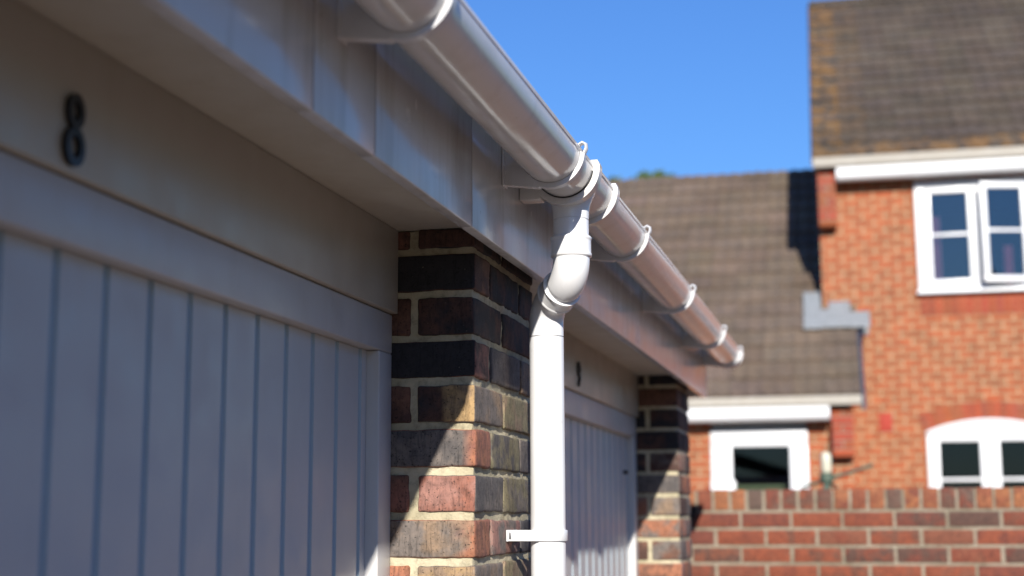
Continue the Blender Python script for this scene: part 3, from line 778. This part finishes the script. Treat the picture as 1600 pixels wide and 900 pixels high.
# stepped lead flashing where the annexe roof meets the tall wall
fl = MB()
for (a_, b_, s0_, s1_) in ((-.02, .28, -.36, -.12), (.2805, .47, -.37, -.17), (-.20, -.0205, -.37, .16), (.06, .28, -.119, -.004)):
    pr = [(v_, 1.165+.82*(v_+1.235)+o_) for v_, o_ in ((s0_, .062), (s1_, .062), (s1_, .090), (s0_, .080))]
    fl.prism_x(pr, a_, b_)
fl.rbox(.06, .28, -.012, .02, 2.05, 2.24, rr=.002)
fl.rbox(.337, .46, -.0115, .02, 1.90, 2.09, rr=.002)
tag(fl.build('flashing', M_LEAD, wing, H))

# ------------------------------------------------------------------ unseen house, added to shade the garage doors from part of the sky
shade_house = thing('brick_house', 'unseen two-storey brick house, added across the yard to shade the garage doors from the sky', 'house', (6.4, -4.0, 0))
q = MB(); wall_front(q, -6, 5.0, 0, 0, 5.2, .25, [(-4, -2.8, .9, lambda x: 2.1), (1, 2.2, .9, lambda x: 2.1), (-4, -2.8, 3.4, lambda x: 4.6), (1, 2.2, 3.4, lambda x: 4.6)])
q.v = [(y, x, z) for x, y, z in q.v]
q.box(.2505, 6, -6, -5.75, 0, 5.2); q.box(.2505, 6, 4.75, 5.0, 0, 5.2); q.box(5.75, 6, -5.7495, 4.7495, 0, 5.2)
q.build('wall', M_HBRICK, shade_house)
q = MB(); q.prism_y([(-.4, 5.15), (3, 7.6), (6.4, 5.15), (6.4, 5.2005), (3, 7.7), (-.4, 5.2505)], -6.3, 5.3); q.build('roof', M_TILE, shade_house)
for yy in (-4, 1):
    for zz in (.9, 3.4):
        q = MB()
        for (a_, b_, c_, d_) in ((yy, yy+1.2, zz, zz+.08), (yy, yy+1.2, zz+1.12, zz+1.2), (yy, yy+.08, zz+.0805, zz+1.1195), (yy+1.12, yy+1.2, zz+.0805, zz+1.1195), (yy+.57, yy+.63, zz+.0805, zz+1.1195)):
            q.rbox(.03, .10, a_, b_, c_, d_, rr=.004)
        wq = q.build('window', M_UPVC, shade_house)
        q = MB(); q.box(.06, .07, yy+.08, yy+1.12, zz+.08, zz+1.12); q.build('pane', M_ROOM, wq)

# ------------------------------------------------------------------ rotary clothes dryer
dr = thing('clothes_dryer', 'folded rotary clothes dryer with dark green arms and cream cap, behind the garden wall', 'clothes dryer', (-.28, 9.5, 0))
p = MB(); p.sweep([(0, 0, 0), (0, 0, H+.26)], [.022, .022], 16); p.build('pole', M_GREEN, dr)
p = MB(); p.sweep([(0, 0, H+.22), (0, 0, H+.24), (0, 0, H+.28), (0, 0, H+.29)], [.03, .045, .045, .03], 16); p.build('hub', M_GREEN, dr)
p = MB(); p.sweep([(0, 0, H+.2905), (0, 0, H+.30), (0, 0, H+.40), (0, 0, H+.415), (0, 0, H+.42)], [.028, .034, .034, .026, .01], 16); p.build('cap', M_CREAM, dr)
for dx_, dz_, l in (((.97, -.1), .30, .30), ((-.8, .3), -.22, .20), ((.1, .9), -.1, .5), ((-.1, -.8), -.45, .35)):
    p = MB(); p.sweep([(0, 0, H+.245), (dx_[0]*l, dx_[1]*l, H+.245+dz_*l)], [.012, .010], 10); p.build('arm', M_GREEN, dr)

# ------------------------------------------------------------------ tree tops beyond the annexe roof
def tree(x, y, h, rad, seed, label):
    rg = random.Random(seed); t = thing('garden_tree', label, 'tree', (x, y, 0), 0, 'trees beyond the annexe roof')
    tr = MB(); tr.sweep([(0, 0, 0), (.1, 0, h*.3), (0, .1, h*.6), (0, 0, h*.9)], [.22, .17, .1, .03], 12)
    for k in range(7):
        a = rg.uniform(0, 6.28); z0 = h*rg.uniform(.35, .7); L = rad*rg.uniform(.5, .9)
        tr.sweep([(0, 0, z0), (L*.5*math.cos(a), L*.5*math.sin(a), z0+L*.4), (L*math.cos(a), L*math.sin(a), z0+L*.9)], [.07, .045, .015], 8)
    tr.build('trunk', M_BARK, t)
    cr = MB()
    cl_ = []
    for _ in range(46):
        t_ = rg.random(); w_ = rad*(.12+.75*t_**.7); cl_.append((rg.uniform(-1, 1)*w_, rg.uniform(-1, 1)*w_, h-.12-t_*rad*2.2, rad*(.10+.26*t_)))
    for cx_, cy_, cz_, rr_ in cl_:
        for k in range(int(90+120*(h-cz_)/rad/2.2)):
            d = Vector((rg.gauss(0, 1), rg.gauss(0, 1), rg.gauss(0, 1))).normalized()*rr_*rg.uniform(.5, 1.1)
            p0 = Vector((cx_, cy_, cz_))+d; a = Vector((rg.gauss(0, 1), rg.gauss(0, 1), rg.gauss(0, 1))).normalized()*.07; b_ = a.orthogonal().normalized()*.035
            if p0.z > h: continue
            cr.add([p0-a, p0+b_, p0+a, p0-b_], [(0, 1, 2, 3)])
    cr.build('crown', M_LEAF, t)
tree(-3.66, 26, 7.99, 1.4, 5, 'green tree whose top just clears the annexe roof ridge, right of the garage gutter')
tree(-4.36, 26, 7.97, 1.5, 8, 'green tree top just above the annexe roof ridge, nearest the garage gutter')
